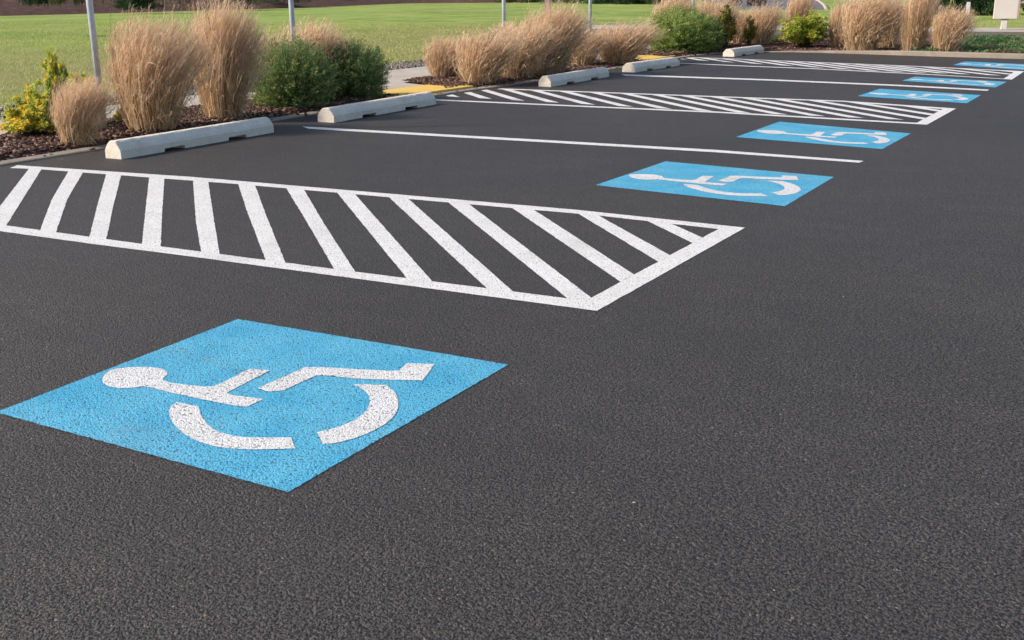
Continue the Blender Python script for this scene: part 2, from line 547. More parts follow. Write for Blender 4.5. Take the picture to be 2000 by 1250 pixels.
tag(link("mulch_bank", mesh("mulch_bank", V, [f[::-1] for f in Fc], bank_mat(), True)), kind='structure')

# ------------------------------------------------------------------ scattered stuff
def scatter_boxes(name, P, size, col, mat, flat=.3, tilt=.5, round_=False):
    n = len(P)
    base = np.array([(-1, -1, -1), (1, -1, -1), (1, 1, -1), (-1, 1, -1), (-1, -1, 1), (1, -1, 1), (1, 1, 1), (-1, 1, 1)], float)
    v = np.repeat(base[None], n, 0) * (1 + rng.uniform(-.35, .35, (n, 8, 3)))
    if round_:
        v[:, 4:, :2] *= .6
    s = size[:, None, None] * np.stack([rng.uniform(.6, 1.2, n), rng.uniform(.35, .8, n), rng.uniform(.6, 1.4, n) * flat], 1)[:, None, :]
    v = v * s
    a = rng.uniform(0, 6.28, n); b = rng.normal(0, tilt, n)
    cb, sb = np.cos(b)[:, None], np.sin(b)[:, None]
    x, z = v[..., 0] * cb - v[..., 2] * sb, v[..., 0] * sb + v[..., 2] * cb
    ca, sa = np.cos(a)[:, None], np.sin(a)[:, None]
    X = x * ca - v[..., 1] * sa; Y = x * sa + v[..., 1] * ca
    W = np.stack([X, Y, z], -1) + P[:, None, :]
    f = np.array([(3, 2, 1, 0), (4, 5, 6, 7), (0, 1, 5, 4), (1, 2, 6, 5), (2, 3, 7, 6), (3, 0, 4, 7)])
    Fc = (f[None] + (np.arange(n) * 8)[:, None, None]).reshape(-1, 4)
    o = link(name, mesh(name, W.reshape(-1, 3), Fc, mat, tone=np.repeat(col, 8, 0)))
    return tag(o, kind='stuff')


def pick(pal, n, jit=.15):
    pal = np.array(pal, float); c = pal[rng.integers(0, len(pal), n)]
    return np.clip(c * (1 + rng.normal(0, jit, (n, 1))), 0.005, 1)


n = 60000
x = rng.uniform(-9.6, -7.7, n); y = 3 + 20 * rng.random(n) ** 1.25
k = bed_keep(x, y) & (x > -9.5) & (x < kerb_x(y) - .115 + rng.normal(0, .016, n))
x2 = rng.uniform(-9, 8, 22000); y2 = rng.uniform(21.8, 27, 22000); k2 = (y2 > kerb_y(x2) + .18) & ((y2 > 22.9) | (x2 > -6.5))
x = np.concatenate([x[k], x2[k2]]); y = np.concatenate([y[k], y2[k2]])
zc = mz(x, y) + .006
m = 130; ys_ = rng.uniform(4.5, 22, m); xs_ = kerb_x(ys_) + rng.exponential(.10, m) - .12
x = np.concatenate([x, xs_]); y = np.concatenate([y, ys_]); zc = np.concatenate([zc, np.where(xs_ < kerb_x(ys_), .020, .004)])
P = np.stack([x, y, zc], 1)
scatter_boxes("mulch_chips", P, rng.uniform(.008, .024, len(P)) * (1 + .3 * (y > 18)), pick([(.05, .026, .02), (.09, .048, .036), (.13, .075, .055), (.17, .10, .08), (.27, .19, .15), (.06, .035, .03)], len(P)), MAT['chip'], .22, .35)
n = 9000
y = rng.uniform(4, 24, n); x = walk_far(y) - rng.uniform(-.02, 1.3, n)
P = np.stack([x, y, np.full(n, .0)], 1)
scatter_boxes("gravel_stones", P, rng.uniform(.012, .034, n), pick([(.22, .20, .18), (.15, .135, .125), (.32, .29, .27), (.08, .075, .07), (.20, .15, .12)], n), MAT['stone'], .6, .3, True)
# grit, crumbs and small leaf bits lying on the asphalt
n = 26
u = rng.uniform(0, 2000, n); vv = 120 + 1100 * rng.random(n) ** 1.3
P = np.array([(*at(a, b), .003) for a, b in zip(u, vv)])
k = (P[:, 0] > kerb_x(P[:, 1]) + .05) & (P[:, 1] < kerb_y(P[:, 0]) - .1)
P = P[k]
scatter_boxes("asphalt_grit", P, rng.uniform(.0012, .0026, len(P)) * (1 + .10 * P[:, 1]), pick([(.35, .30, .24), (.30, .15, .08), (.16, .14, .13), (.42, .40, .37)], len(P)), MAT['stone'], .4, .2)

# turf blades near the edge of the lawn
def ribbons(P, W, tone):
    """P (N,K,3) centre lines, W (N,K,3) half-width vectors, tone (N,K,3) -> verts, faces, tones"""
    N, K, _ = P.shape
    V = np.stack([P - W, P + W], 2).reshape(-1, 3)
    T = np.repeat(tone[:, :, None, :], 2, 2).reshape(-1, 3)
    b = (np.arange(N) * K * 2)[:, None] + (np.arange(K - 1) * 2)[None]
    Fc = np.stack([b, b + 1, b + 3, b + 2], -1).reshape(-1, 4)
    return V, Fc, T


def turf(n, xr, yr, hgt, pal, far=False):
    x = xr[0] + (xr[1] - xr[0]) * rng.random(n) ** (.6 if not far else 1); y = rng.uniform(*yr, n)
    return x, y


n = 150000
y = rng.uniform(6, 38, n); x = -11.55 - 45 * rng.random(n) ** 2.1 - .3 * vnoise(y, y, 1.5, 2)
hh = rng.uniform(.015, .036, n) * (1 + .8 * vnoise(x, y, 1.2, 6)); a = rng.uniform(0, 6.28, n)
lean = rng.normal(0, .02, (n, 2))
P = np.zeros((n, 2, 3)); P[:, 0] = np.stack([x, y, np.full(n, -.03)], 1); P[:, 1] = np.stack([x + lean[:, 0], y + lean[:, 1], hh - .03], 1)
ww = rng.uniform(.004, .008, n) * (1 + np.clip((y - 10) / 25, 0, 2)); W = np.zeros((n, 2, 3)); W[:, 0] = np.stack([np.cos(a) * ww, np.sin(a) * ww, 0 * a], 1); W[:, 1] = W[:, 0] * .2
tn = pick([(.36, .48, .11), (.42, .50, .14), (.46, .48, .18), (.31, .42, .10)], n)
dry = np.clip((vnoise(x, y, .55, 11) - .25) * 2.4 + np.clip((x + 21) / 9, 0, 1) * .55, 0, 1) * (rng.random(n) < .8)
tn = tn * (1 - dry[:, None]) + np.array([.48, .46, .20]) * dry[:, None]
Vr, Fr, Tr = ribbons(P, W, np.repeat(tn[:, None], 2, 1))
tag(link("turf_blades", mesh("turf_blades", Vr, Fr, MAT['grass'], tone=Tr)), kind='stuff')

# ------------------------------------------------------------------ painted markings
def q2w(quad): return [np.array(at(*p)) for p in quad]


def homog(Q):
    """unit square (s,t) -> quad Q (4 world points: s0t0, s1t0, s1t1, s0t1)"""
    A = []; B = []
    for (s, t), (X, Y) in zip([(0, 0), (1, 0), (1, 1), (0, 1)], Q):
        A += [[s, t, 1, 0, 0, 0, -X * s, -X * t], [0, 0, 0, s, t, 1, -Y * s, -Y * t]]; B += [X, Y]
    h = np.append(np.linalg.solve(np.array(A, float), np.array(B, float)), 1).reshape(3, 3)
    return h


def hm(h, s, t):
    p = h @ np.array([s, t, 1.0]); return (p[0] / p[2], p[1] / p[2])


SQ = [
    [(-8, 806), (465, 624), (993, 713), (563, 962)],
    [(1163, 362), (1300, 315.5), (1629, 346), (1533, 403)],
    [(1437, 268), (1522, 238), (1779, 261), (1723, 291.5)],
    [(1675, 188), (1718, 173.5), (1916, 186), (1888, 201.8)],
    [(1762, 157.8), (1787, 150), (1967, 160), (1944, 171)],
    [(1862, 127), (1884, 120.3), (2062, 128.5), (2040, 139.5)]]
Z = lambda L: [(a / 2.0, 600 + b / 2.0) for a, b in L]
SYM = [
    Z([(400, 290), (406, 270), (425, 253), (455, 243), (510, 237), (580, 237), (628, 242), (653, 256), (655, 266), (640, 278), (637, 288), (660, 297), (700, 303), (800, 314), (830, 313), (870, 297), (975, 244), (1055, 250), (980, 289), (905, 328), (888, 337), (900, 346), (930, 350), (1030, 362), (965, 393), (900, 385), (790, 363), (690, 342), (600, 320), (560, 312), (520, 318), (470, 320), (430, 314), (408, 303)]),
    Z([(1005, 320), (1110, 275), (1190, 238), (1250, 237), (1400, 246), (1530, 252), (1562, 250), (1578, 232), (1592, 221), (1697, 226), (1675, 258), (1650, 290), (1520, 287), (1400, 283), (1270, 270), (1235, 270), (1180, 295), (1110, 328), (1050, 333)]),
    Z([(690, 375), (672, 387), (662, 402), (662, 425), (672, 450), (700, 485), (735, 508), (780, 530), (830, 546), (890, 555), (980, 560), (1090, 558), (1155, 556), (1145, 535), (1138, 511), (1090, 513), (1030, 513), (960, 512), (910, 505), (865, 494), (830, 478), (805, 455), (785, 425), (780, 405), (776, 392), (735, 383)]),
    Z([(1378, 306), (1405, 316), (1428, 332), (1442, 352), (1445, 375), (1437, 398), (1415, 423), (1380, 447), (1330, 469), (1285, 482), (1238, 492), (1250, 514), (1262, 538), (1300, 536), (1340, 528), (1400, 511), (1460, 486), (1510, 457), (1540, 428), (1556, 395), (1556, 362), (1545, 338), (1510, 308), (1430, 304)])]
H0 = homog(q2w(SQ[0])); H0i = np.linalg.inv(H0)
SYMst = []
for L in SYM:
    o_ = []
    for p in L:
        X, Y = at(*p); r = H0i @ np.array([X, Y, 1.0]); o_.append((r[0] / r[2], r[1] / r[2]))
    SYMst.append(o_)
plabels = [
    "large bright blue painted square with white wheelchair symbol in the left foreground",
    "blue square with white wheelchair symbol just beyond the tip of the nearest striped aisle",
    "blue square with wheelchair symbol between the nearer long white line and the middle striped aisle",
    "thin-looking blue wheelchair panel just past the tip of the middle striped aisle",
    "narrow blue wheelchair panel between the farther white line and the farthest striped aisle",
    "farthest blue wheelchair panel, close to the back kerb at the right edge"]
for i, q in enumerate(SQ):
    Q = q2w(q); c = sum(Q) / 4
    root = empty("parking_symbol", (c[0], c[1], 0))
    tag(root, plabels[i], "parking symbol", "blue accessible parking symbols painted on the asphalt")
    out_ = [p - c for p in resample(Q, .015, .0009)]
    V, Fc = sheet([out_], .0018)
    link("blue_square", mesh("blue_square", V, Fc, MAT['blue']), root)
    h = homog(Q); pl = []
    for L in SYMst:
        pl.append([np.array(p) - c for p in resample([hm(h, s, t) for s, t in L], .015, .0007)])
    V, Fc = sheet(pl, .0036)
    link("wheelchair_emblem", mesh("wheelchair_emblem", V, Fc, MAT['symbol']), root)


# hatched aisles
def line_int(p, q, a, b):
    p, q, a, b = map(lambda v: np.array(v, float), (p, q, a, b)); d = q - p; e = b - a
    M_ = np.array([d, -e]).T; t = np.linalg.solve(M_, a - p); return p + d * t[0]


def clip_poly(poly, a, b):
    """keep the part of poly left of a->b"""
    a = np.array(a, float); b = np.array(b, float); n_ = np.array([-(b - a)[1], (b - a)[0]])
    out = []; m = len(poly)
    for i in range(m):
        p, q = np.array(poly[i], float), np.array(poly[(i + 1) % m], float)
        dp, dq = (p - a) @ n_, (q - a) @ n_
        if dp >= 0: out.append(p)
        if dp * dq < 0: out.append(p + (q - p) * dp / (dp - dq))
    return out


def aisle(label, outer, inner, stripes, wob):
    """outer, inner: dict of polylines bottom/top (kerb->lane) in world; stripes: list of quads"""
    ob, ot, ib, it_ = outer[0], outer[1], inner[0], inner[1]
    polys = []
    def seg(lo, hi):
        return list(lo) + list(hi)[::-1]
    polys.append(seg(ob, ib + [ob[-1]] if False else ib))
    polys.append(seg(it_, ot))
    polys.append([ib[-1], ob[-1], ot[-1], it_[-1]])
    bound = ib + it_[::-1]
    for s in stripes:
        p = s
        # clip against every inner edge (convex enough)
        for i in range(len(bound)):
            a, b = bound[i], bound[(i + 1) % len(bound)]
            if i == len(bound) - 1: continue
            p = clip_poly(p, a, b)
            if len(p) < 3: break
        if len(p) >= 3: polys.append(p)
    polys = [[np.array(v) for v in resample(p, .04, wob)] for p in polys if len(p) > 2]
    c = np.mean([v for p in polys for v in p], 0)
    V, Fc = sheet([[v - c for v in p] for p in polys], .0022)
    o = link("hatched_aisle", mesh("hatched_aisle", V, Fc, MAT['white']), None, (c[0], c[1], 0))
    tag(o, label, "striped aisle", "white striped access aisles painted on the asphalt")


def ext_line(pts, x0):
    """extend a polyline (increasing x) towards the kerb to x0"""
    p0, p1 = np.array(pts[0]), np.array(pts[1]); t = (x0 - p0[0]) / (p1[0] - p0[0])
    return [tuple(p0 + (p1 - p0) * t)] + [tuple(p) for p in pts]


A_ = lambda a, b: (a / 2.6667, 300 + b / 2.6667)
B_ = lambda a, b: (700 + a / 2.5, 340 + b / 2.5)
ob = [(-7.6, 3.80), (-4.794, 3.852), (-4.099, 3.882), (-1.885, 3.944)]
ib = [(-7.6, 3.93), (-4.556, 3.974), (-3.301, 4.009), (-2.03, 4.060), (-1.993, 4.11)]
ot = [(-7.62, 5.52), (-5.956, 5.713), (-4.31, 5.787), (-2.938, 5.845), (-1.880, 5.800)]
it1 = [(-7.55, 5.40), (-7.25, 5.462), (-5.45, 5.625), (-4.468, 5.670), (-2.748, 5.745), (-1.997, 5.700)]
raw = [
    [A_(155, 75), A_(0, 275)], [A_(218, 80), A_(35, 372)],
    [A_(360, 88), A_(270, 240), A_(210, 398)], [A_(435, 95), A_(350, 240), A_(292, 412)],
    [A_(555, 102), A_(510, 260), A_(465, 438)], [A_(632, 110), A_(590, 275), A_(552, 455)],
    [A_(778, 120), A_(757, 300), A_(740, 472)], [A_(857, 128), A_(845, 300), A_(837, 490)],
    [A_(1005, 135), A_(1020, 350), A_(1048, 512)], [A_(1085, 147), A_(1112, 330), A_(1145, 528)],
    [A_(1240, 158), A_(1290, 310), A_(1382, 553)], [A_(1330, 170), A_(1385, 320), A_(1488, 573)],
    [A_(1490, 180), A_(1600, 360), A_(1740, 602)], [A_(1585, 192), A_(1690, 370), A_(1852, 620)],
    [(658, 376), (796, 546)], [(693, 379.5), (846, 552)],
    [B_(155, 120), B_(630, 562)], [B_(250, 128), B_(760, 580)],
    [B_(440, 140), B_(1025, 612)], [B_(540, 148), B_(1140, 608)],
    [B_(740, 160), B_(1280, 528)], [B_(850, 172), B_(1345, 492)],
    [B_(1065, 190), B_(1465, 430)], [B_(1170, 203), B_(1525, 400)],
    [B_(1400, 225), B_(1625, 335)], [B_(1515, 238), B_(1675, 310)]]
st = []


def stretch(L):
    L = [np.array(p) for p in L]
    a = L[0] + (L[0] - L[1]) / np.linalg.norm(L[0] - L[1]) * .25
    b = L[-1] + (L[-1] - L[-2]) / np.linalg.norm(L[-1] - L[-2]) * .25
    return [a] + L[1:-1] + [b] if len(L) > 2 else [a, b]


for i in range(0, len(raw), 2):
    l = stretch([at(*p) for p in raw[i]]); r = stretch([at(*p) for p in raw[i + 1]])
    st.append(l[::-1] + r)
st.append([(-7.62, 5.20), (-6.30, 3.80), (-6.46, 3.80), (-7.62, 4.98)])
st.append([(-7.62, 4.25), (-7.2, 3.80), (-7.36, 3.80), (-7.62, 4.07)])
aisle("nearest striped aisle, broad white bars filling the area before the first wheel stop", (ob, ot), (ib, it1), st, .0009)


def gen_aisle(label, ob, ot, w_, endw, slope, x_first, pitch, sw, n, skew=0.0):
    ob = [np.array(p) for p in ob]; ot = [np.array(p) for p in ot]
    ib = [p + np.array([0, w_]) for p in ob]; it_ = [p - np.array([0, w_]) for p in ot]
    ib[-1] = ib[-1] + np.array([-endw, -.0]); it_[-1] = it_[-1] + np.array([-endw, 0])
    ylo = min(p[1] for p in ob) - .3; yhi = max(p[1] for p in ot) + .3
    st = []
    for i in range(n):
        xb = x_first + i * pitch     # x where the stripe's left edge meets the bottom line
        y0 = np.interp(xb, [p[0] for p in ib], [p[1] for p in ib])
        l0 = (xb + (y0 - ylo) / slope, ylo); l1 = (xb - (yhi - y0) / slope, yhi)
        st.append([l0, (l0[0] + sw, ylo), (l1[0] + sw, yhi), l1])
    # keep stripes off the kerb
    kx = lambda y: kerb_x(y) + .06
    st = [clip_poly(s, (kx(yhi), yhi), (kx(ylo), ylo)) for s in st]
    st = [s for s in st if len(s) > 2]
    aisle(label, (ob, ot), (ib, it_), st, .0009)


gen_aisle("middle striped aisle running from the second wheel stop and yellow ramp strip",
          [(-7.60, 11.24), (-5.69, 11.26), (-4.03, 11.28), (-1.88, 11.09)], [(-7.66, 12.99), (-5.58, 13.03), (-3.15, 13.08), (-1.875, 12.70)],
          .115, .115, .94, -7.28, .432, .16, 18)
gen_aisle("farthest striped aisle, thin white bars beyond the fourth wheel stop",
          [(-7.60, 18.68), (-5.99, 18.25), (-4.94, 18.06), (-3.19, 17.52), (-1.816, 16.95)], [(-7.80, 20.36), (-6.49, 20.08), (-5.39, 19.76), (-3.52, 19.28), (-1.842, 18.66)],
          .125, .12, 1.14, -7.3, .432, .16, 18)

for a, lab in (([(590, 247.2), (603, 252), (1050, 277.5), (1400, 298), (1678, 318.3), (1687, 314.8), (1400, 293.3), (1050, 273)], "long single white line from beside the second wheel stop to the second blue square"),
               ([(1213, 145.2), (1222, 148.2), (1500, 157.5), (1750, 168.2), (1928, 177.6), (1932, 175.2), (1750, 165.7), (1500, 155)], "thin single white line starting at the fourth wheel stop, farther up the lot")):
    W_ = [np.array(at(*p)) for p in a]; c = sum(W_) / len(W_)
    V, Fc = sheet([[p - c for p in resample(W_, .06, .0008)]], .0022)
    tag(link("parking_line", mesh("parking_line", V, Fc, MAT['white']), None, (c[0], c[1], 0)), lab, "parking line", "single white lines between parking bays")

# yellow tactile strips at the two aprons
for j, (y0, y1, lab) in enumerate(((11.02, 12.90, "yellow tactile ramp strip behind the second wheel stop"), (18.55, 20.25, "yellow tactile ramp strip behind the fourth wheel stop by the round green bush"))):
    pts = [(float(kerb_x(y0)) - .16, y0), (float(kerb_x(y1)) - .16, y1 - .1), (-8.66, y1), (-8.70, y0 + .55), (-8.42, y0 + .1)] if j == 0 else \
        [(float(kerb_x(y0)) - .16, y0), (float(kerb_x(y1)) - .16, y1 - .1), (-8.66, y1), (-8.66, y0 + .2)]
    c = np.mean(pts, 0)
    n_ = len(pts); pts = pts[::-1] if sum(pts[i][0] * pts[(i + 1) % n_][1] - pts[(i + 1) % n_][0] * pts[i][1] for i in range(n_)) < 0 else pts
    V = [(p[0] - c[0], p[1] - c[1], .0) for p in pts] + [(p[0] - c[0], p[1] - c[1], .042) for p in pts]
    Fc = [tuple(range(n_, 2 * n_))] + [(i, (i + 1) % n_, (i + 1) % n_ + n_, i + n_) for i in range(n_)]
    tag(link("tactile_strip", mesh("tactile_strip", V, Fc, MAT['yellow']), None, (c[0], c[1], 0)), lab, "tactile strip", "yellow tactile strips at the kerb ramps")

# ------------------------------------------------------------------ wheel stops
def wheel_stop_mesh(L, seed):
    r = np.random.default_rng(seed)
    prof = [(-.095, None), (-.095, .068), (-.080, .094), (-.052, .128), (-.036, .139), (-.024, .142), (.024, .142), (.036, .139), (.050, .128), (.080, .094), (.095, .068), (.095, None)]
    cuts = [0, .006]
    n1 = [(.25, .375), (.665, .79)]
    ss = sorted(set([0.0, .012 / L, 1 - .012 / L, 1.0] + [a for p in n1 for a in p] + list(np.linspace(.03, .97, 30))))
    rows = []
    for s in ss:
        for k in range(2):
            inn = any(a <= s <= b for a, b in n1)
            edge = [p for p in n1 if abs(s - p[0]) < 1e-9 or abs(s - p[1]) < 1e-9]
            if not edge:
                if k == 0: rows.append((s, .027 if inn else 0.0))
            else:
                start = abs(s - edge[0][0]) < 1e-9
                rows.append((s + (0 if k == 0 else .004), (.0 if start else .027) if k == 0 else (.027 if start else 0.0)))
    V, Fc = [], []
    m = len(prof)
    for s, zb in rows:
        e = .006 if (s < 1e-6 or s > 1 - 1e-6) else 0
        for i, (x, z) in enumerate(prof):
            zz = (zb + (r.uniform(0, .003) if zb > 0 else 0)) if z is None else z - e
            xx = x * (1 - e * 6)
            V.append((xx + r.normal(0, .0008), s * L + (0), zz + (r.normal(0, .0008) if z else 0)))
    for i in range(len(rows) - 1):
        for k in range(m):
            k2 = (k + 1) % m
            Fc.append((i * m + k, i * m + k2, (i + 1) * m + k2, (i + 1) * m + k))
    Fc.append(tuple(range(m))[::-1]); Fc.append(tuple(range((len(rows) - 1) * m, len(rows) * m)))
    return mesh("wheel_stop", V, [f[::-1] for f in Fc], MAT['stop'])


stops = [((203, 309.6), (237.6, 311.6), (535.6, 259)), ((622, 238), (653, 240), (852, 204)), ((1049.6, 169.5), (1076, 170), (1190, 150)),
         ((1217, 140), (1241, 141.5), (1327.7, 128.5)), ((1414.6, 110), (1434, 111), (1493, 102.5))]
sl = ["nearest concrete wheel stop with pale cream end, in front of the big tan grasses",
      "second concrete wheel stop, in front of the two dark green bushes and yellow strip",
      "third concrete wheel stop, lying before the row of tan grasses near the middle aisle",
      "fourth concrete wheel stop, covering the far yellow strip",
      "smallest, farthest concrete wheel stop at the corner of the kerb"]
for i, (a, b, c) in enumerate(stops):
    a, b, c = (np.array(at(*p)) for p in (a, b, c))
    d = c - b; L = np.linalg.norm(d); d /= L
    nn = np.array([d[1], -d[0]]); wd = max(.165, min(.235, abs((b - a) @ nn)))
    o0 = b - nn * wd / 2
    o = link("wheel_stop", wheel_stop_mesh(L, 20 + i), None, (o0[0], o0[1], .001), math.atan2(-d[0], d[1]), (wd / .19, 1, 1.0))
    tag(o, sl[i], "wheel stop", "concrete wheel stops at the head of the bays")

# ------------------------------------------------------------------ plants
def unit(v): return v / np.maximum(np.linalg.norm(v, axis=-1, keepdims=True), 1e-9)


def grass_meshes(seed, nst=1500, nlf=1500, dense=1.0, spread=1.0, wk=1.0):
    """clump about 1 m high, 1 m wide at the top, narrow at the foot; leans along +X"""
    r = np.random.default_rng(seed)
    def colors(pal, n, j=.16):
        j *= .6 + .5 * wk
        pal = np.array(pal); c = pal[r.integers(0, len(pal), n)]; return np.clip(c * (1 + r.normal(0, j, (n, 1))), .01, 1)
    # stems: they fan out quickly, outer ones stay shorter, all bend downwind near the tip
    N = nst; K = 9
    th = r.uniform(0, 2 * math.pi, N); q = np.sqrt(r.random(N)); rb = .20 * q
    nf = 9; fx = r.uniform(-.34, .34, nf); fy = r.uniform(-.34, .34, nf); fh = r.uniform(-.15, .12, nf)
    out = q * r.uniform(.6, 1.25, N) * .27 * spread
    ex, ey = np.cos(th) * out, np.sin(th) * out
    hump = sum(fh[i] * np.exp(-((ex - fx[i]) ** 2 + (ey - fy[i]) ** 2) / .02) for i in range(nf))
    H = .93 - .26 * (out / .31) ** 2.2 + hump + r.normal(0, .075, N) - .42 * r.random(N) ** 3.5
    k_ = r.random(N) < .10; H[k_] += r.uniform(.02, .13, k_.sum())
    H = np.clip(H, .2, 1.09)
    t = np.linspace(0, 1, K)[None, :]
    lean = r.normal(.17, .07, N)
    rad_ = rb[:, None] + out[:, None] * (1.15 * t ** 1.2 - .15 * t ** 3)
    P = np.zeros((N, K, 3)); wob = r.normal(0, .012, (N, 2)); fq = r.uniform(4, 8, (N, 1))
    P[..., 0] = np.cos(th)[:, None] * rad_ + lean[:, None] * t ** 2.6 + wob[:, :1] * np.sin(t * fq)
    P[..., 1] = np.sin(th)[:, None] * rad_ + r.normal(0, .045, N)[:, None] * t ** 2 + wob[:, 1:] * np.sin(t * fq + 1)
    P[..., 2] = H[:, None] * (t - .10 * t ** 4 * (lean[:, None] / .17))
    a = r.uniform(0, 2 * math.pi, N)
    wd = np.interp(t[0], [0, .7, .85, 1], [1.0, .7, .9, .3])[None] * wk * r.uniform(.0013, .0026, N)[:, None]
    W = np.stack([np.cos(a)[:, None] * wd, np.sin(a)[:, None] * wd, 0 * wd], -1)
    c = colors([(.68, .49, .31), (.76, .57, .38), (.50, .35, .21), (.82, .65, .45)], N)
    tone = np.repeat(c[:, None], K, 1)
    R = [ribbons(P, W, tone)]
    tips = P[:, -1]; pre = P[:, -4]
    # feathery seed heads: fine filaments blown downwind from the top third of each stem
    M_ = 8
    base = pre[:, None] + (tips - pre)[:, None] * r.uniform(-.2, 1.0, (N, M_, 1)); base[..., 2] -= 0.0
    L = r.uniform(.03, .10, (N, M_)); ph = r.normal(0, 1.3, (N, M_))
    dirx = unit(np.stack([np.cos(ph) * .55, np.sin(ph) * .55, r.uniform(.5, 1.1, (N, M_))], -1))
    Q = np.zeros((N, M_, 3, 3)); Q[:, :, 0] = base; Q[:, :, 1] = base + dirx * L[..., None] * .6
    Q[:, :, 2] = Q[:, :, 1] + unit(dirx + np.array([.7, 0, -.55])) * L[..., None] * .5
    Q = Q.reshape(-1, 3, 3); n2 = len(Q); a = r.uniform(0, 6.28, n2)
    wd = np.array([.6, 1.0, .3])[None] * wk * r.uniform(.0009, .0020, n2)[:, None]
    W = np.stack([np.cos(a)[:, None] * wd, np.sin(a)[:, None] * wd, 0 * wd], -1)
    c = colors([(.84, .62, .44), (.78, .56, .39), (.66, .46, .31), (.88, .70, .52)], n2)
    heads = ribbons(Q, W, np.repeat(c[:, None], 3, 1))
    # leaves leaving the stems at every height and arching over outwards
    N = nlf; K = 8; t = np.linspace(0, 1, K)[None, :]
    si = r.integers(0, nst, N); st_ = r.random(N) ** 1.2 * .72
    idx = st_ * 8; i0 = np.floor(idx).astype(int); fr = (idx - i0)[:, None]
    B0 = P[si, i0] * (1 - fr) + P[si, i0 + 1] * fr
    ln = r.uniform(.12, .36, N) * np.where(r.random(N) < .07, 1.5, 1)
    tha = th[si] + r.normal(0, .7, N)
    upk = r.uniform(.6, 1.05, N); arch = r.beta(1.3, 1.8, N) * 1.3
    hx = ln[:, None] * (t * .26 + .30 * arch[:, None] * t ** 1.8)
    P2 = np.zeros((N, K, 3))
    P2[..., 0] = B0[:, None, 0] + np.cos(tha)[:, None] * hx * .85 + .05 * t ** 2
    P2[..., 1] = B0[:, None, 1] + np.sin(tha)[:, None] * hx * .85
    tw = r.normal(0, .05, N)[:, None] * t ** 2
    P2[..., 0] += -np.sin(tha)[:, None] * tw; P2[..., 1] += np.cos(tha)[:, None] * tw
    P2[..., 2] = B0[:, None, 2] + ln[:, None] * (upk[:, None] * t - arch[:, None] * .95 * t ** 2.4)
    P2[..., 2] = np.maximum(P2[..., 2], .006 + .01 * r.random((N, 1)))
    a = tha + math.pi / 2 + r.normal(0, .9, N)
    wd = np.interp(t[0], [0, .35, 1], [.7, 1.0, .2])[None] * wk * r.uniform(.0018, .0046, N)[:, None]
    W = np.stack([np.cos(a)[:, None] * wd, np.sin(a)[:, None] * wd, r.normal(0, .5, N)[:, None] * wd], -1)
    c = colors([(.55, .40, .24), (.43, .30, .175), (.68, .51, .32), (.28, .195, .12), (.84, .68, .47)], N, .2)
    leaves = ribbons(P2, W, np.repeat(c[:, None], K, 1))
    def join(L):
        o = 0; Vs, Fs, Ts = [], [], []
        for v, f, t_ in L: Vs.append(v); Fs.append(f + o); Ts.append(t_); o += len(v)
        return np.concatenate(Vs), np.concatenate(Fs), np.concatenate(Ts)
    v1, f1, t1 = join([R[0], leaves])
    return (mesh("grass_blades", v1, f1, MAT['grass'], tone=t1), mesh("seed_heads", heads[0], heads[1], MAT['grass'], tone=heads[2]))


GR = [grass_meshes(100 + i, 1400, 1900, spread=s, wk=1.15) for i, s in enumerate((1.0, .85, 1.1, .95))]
GRF = [grass_meshes(150 + i, 950, 1250, spread=s, wk=1.65) for i, s in enumerate((1.0, .85, 1.1, .95))]
LEAN_RZ = math.atan2(RT[1], RT[0])     # the wind bends them along the lot


def clump(px, py, topy, wpx, kind, label, lean=1.0, rz=0.0, xy=None):
    x, y = xy if xy else at(px, py, .04)
    h = height_at(x, y, topy, .03); _, _, d = proj(x, y, .5)
    wm = wpx * d / F
    root = empty("ornamental_grass", (x, y, .03), LEAN_RZ + rz, (wm / .86, wm / .86, h / .94))
    tag(root, label, "ornamental grass", "clumps of tan ornamental grass in the planting bed")
    G = GRF if d > 12.5 else GR
    link("blades", G[kind][0], root); link("seed_heads", G[kind][1], root)
    return root


clump(153, 279, 138, 112, 3, "small low tan grass clump wrapped around the foot of the leftmost steel post", rz=.2)
clump(298, 252, 34, 186, 0, "largest tan grass clump, just right of the leftmost steel post, behind the nearest wheel stop", rz=-.2)
clump(438, 229, 10, 148, 1, "tall narrow tan grass clump directly left of the left dark green bush", rz=.3)
clump(545, 190, 42, 90, 2, "tan grass tips rising behind the left dark green bush, left of its steel post", xy=(-8.95, 10.0))
clump(640, 170, 28, 125, 0, "wispy tan grass blown to the right above the gap between the two dark green bushes", xy=(-8.9, 10.55))
clump(868, 150, 64, 98, 3, "leftmost clump of the middle grass row, at the edge of the pale pavement")
clump(938, 161, 46, 130, 2, "golden grass clump beside the yellow strip, front of the middle grass row", rz=.1)
clump(1008, 150, 32, 140, 0, "tan grass clump in the middle row between the two thin steel posts' left one and the timber post", rz=.4)
clump(1068, 143, 12, 134, 1, "tallest brown grass clump of the middle row, around the timber post", rz=-.3)
clump(1138, 126, 50, 80, 3, "narrow low grass clump in front of the steel post behind the third wheel stop")
clump(1208, 122, 34, 120, 2, "brown grass clump at the right end of the middle row, left of the far yellow strip", rz=.25)
clump(1300, 98, -8, 90, 1, "tall tan grass rising behind the left side of the round green bush")
clump(1385, 92, -12, 90, 0, "tan grass rising behind the right side of the round green bush, next to the yellow-orange shrub", rz=.5)
clump(1438, 84, 12, 60, 3, "greyish brown grass between the orange-yellow shrubs at the bed corner")
clump(1486, 88, -2, 62, 2, "grey-brown grass clump standing alone left of the pale gap in the back bed", rz=.3)
clump(1550, 84, -14, 56, 1, "tan grass rising behind the left half of the yellow-green shrub")
clump(1636, 92, -5, 52, 3, "thin tan grass behind the left flank of the widest back-row clump")
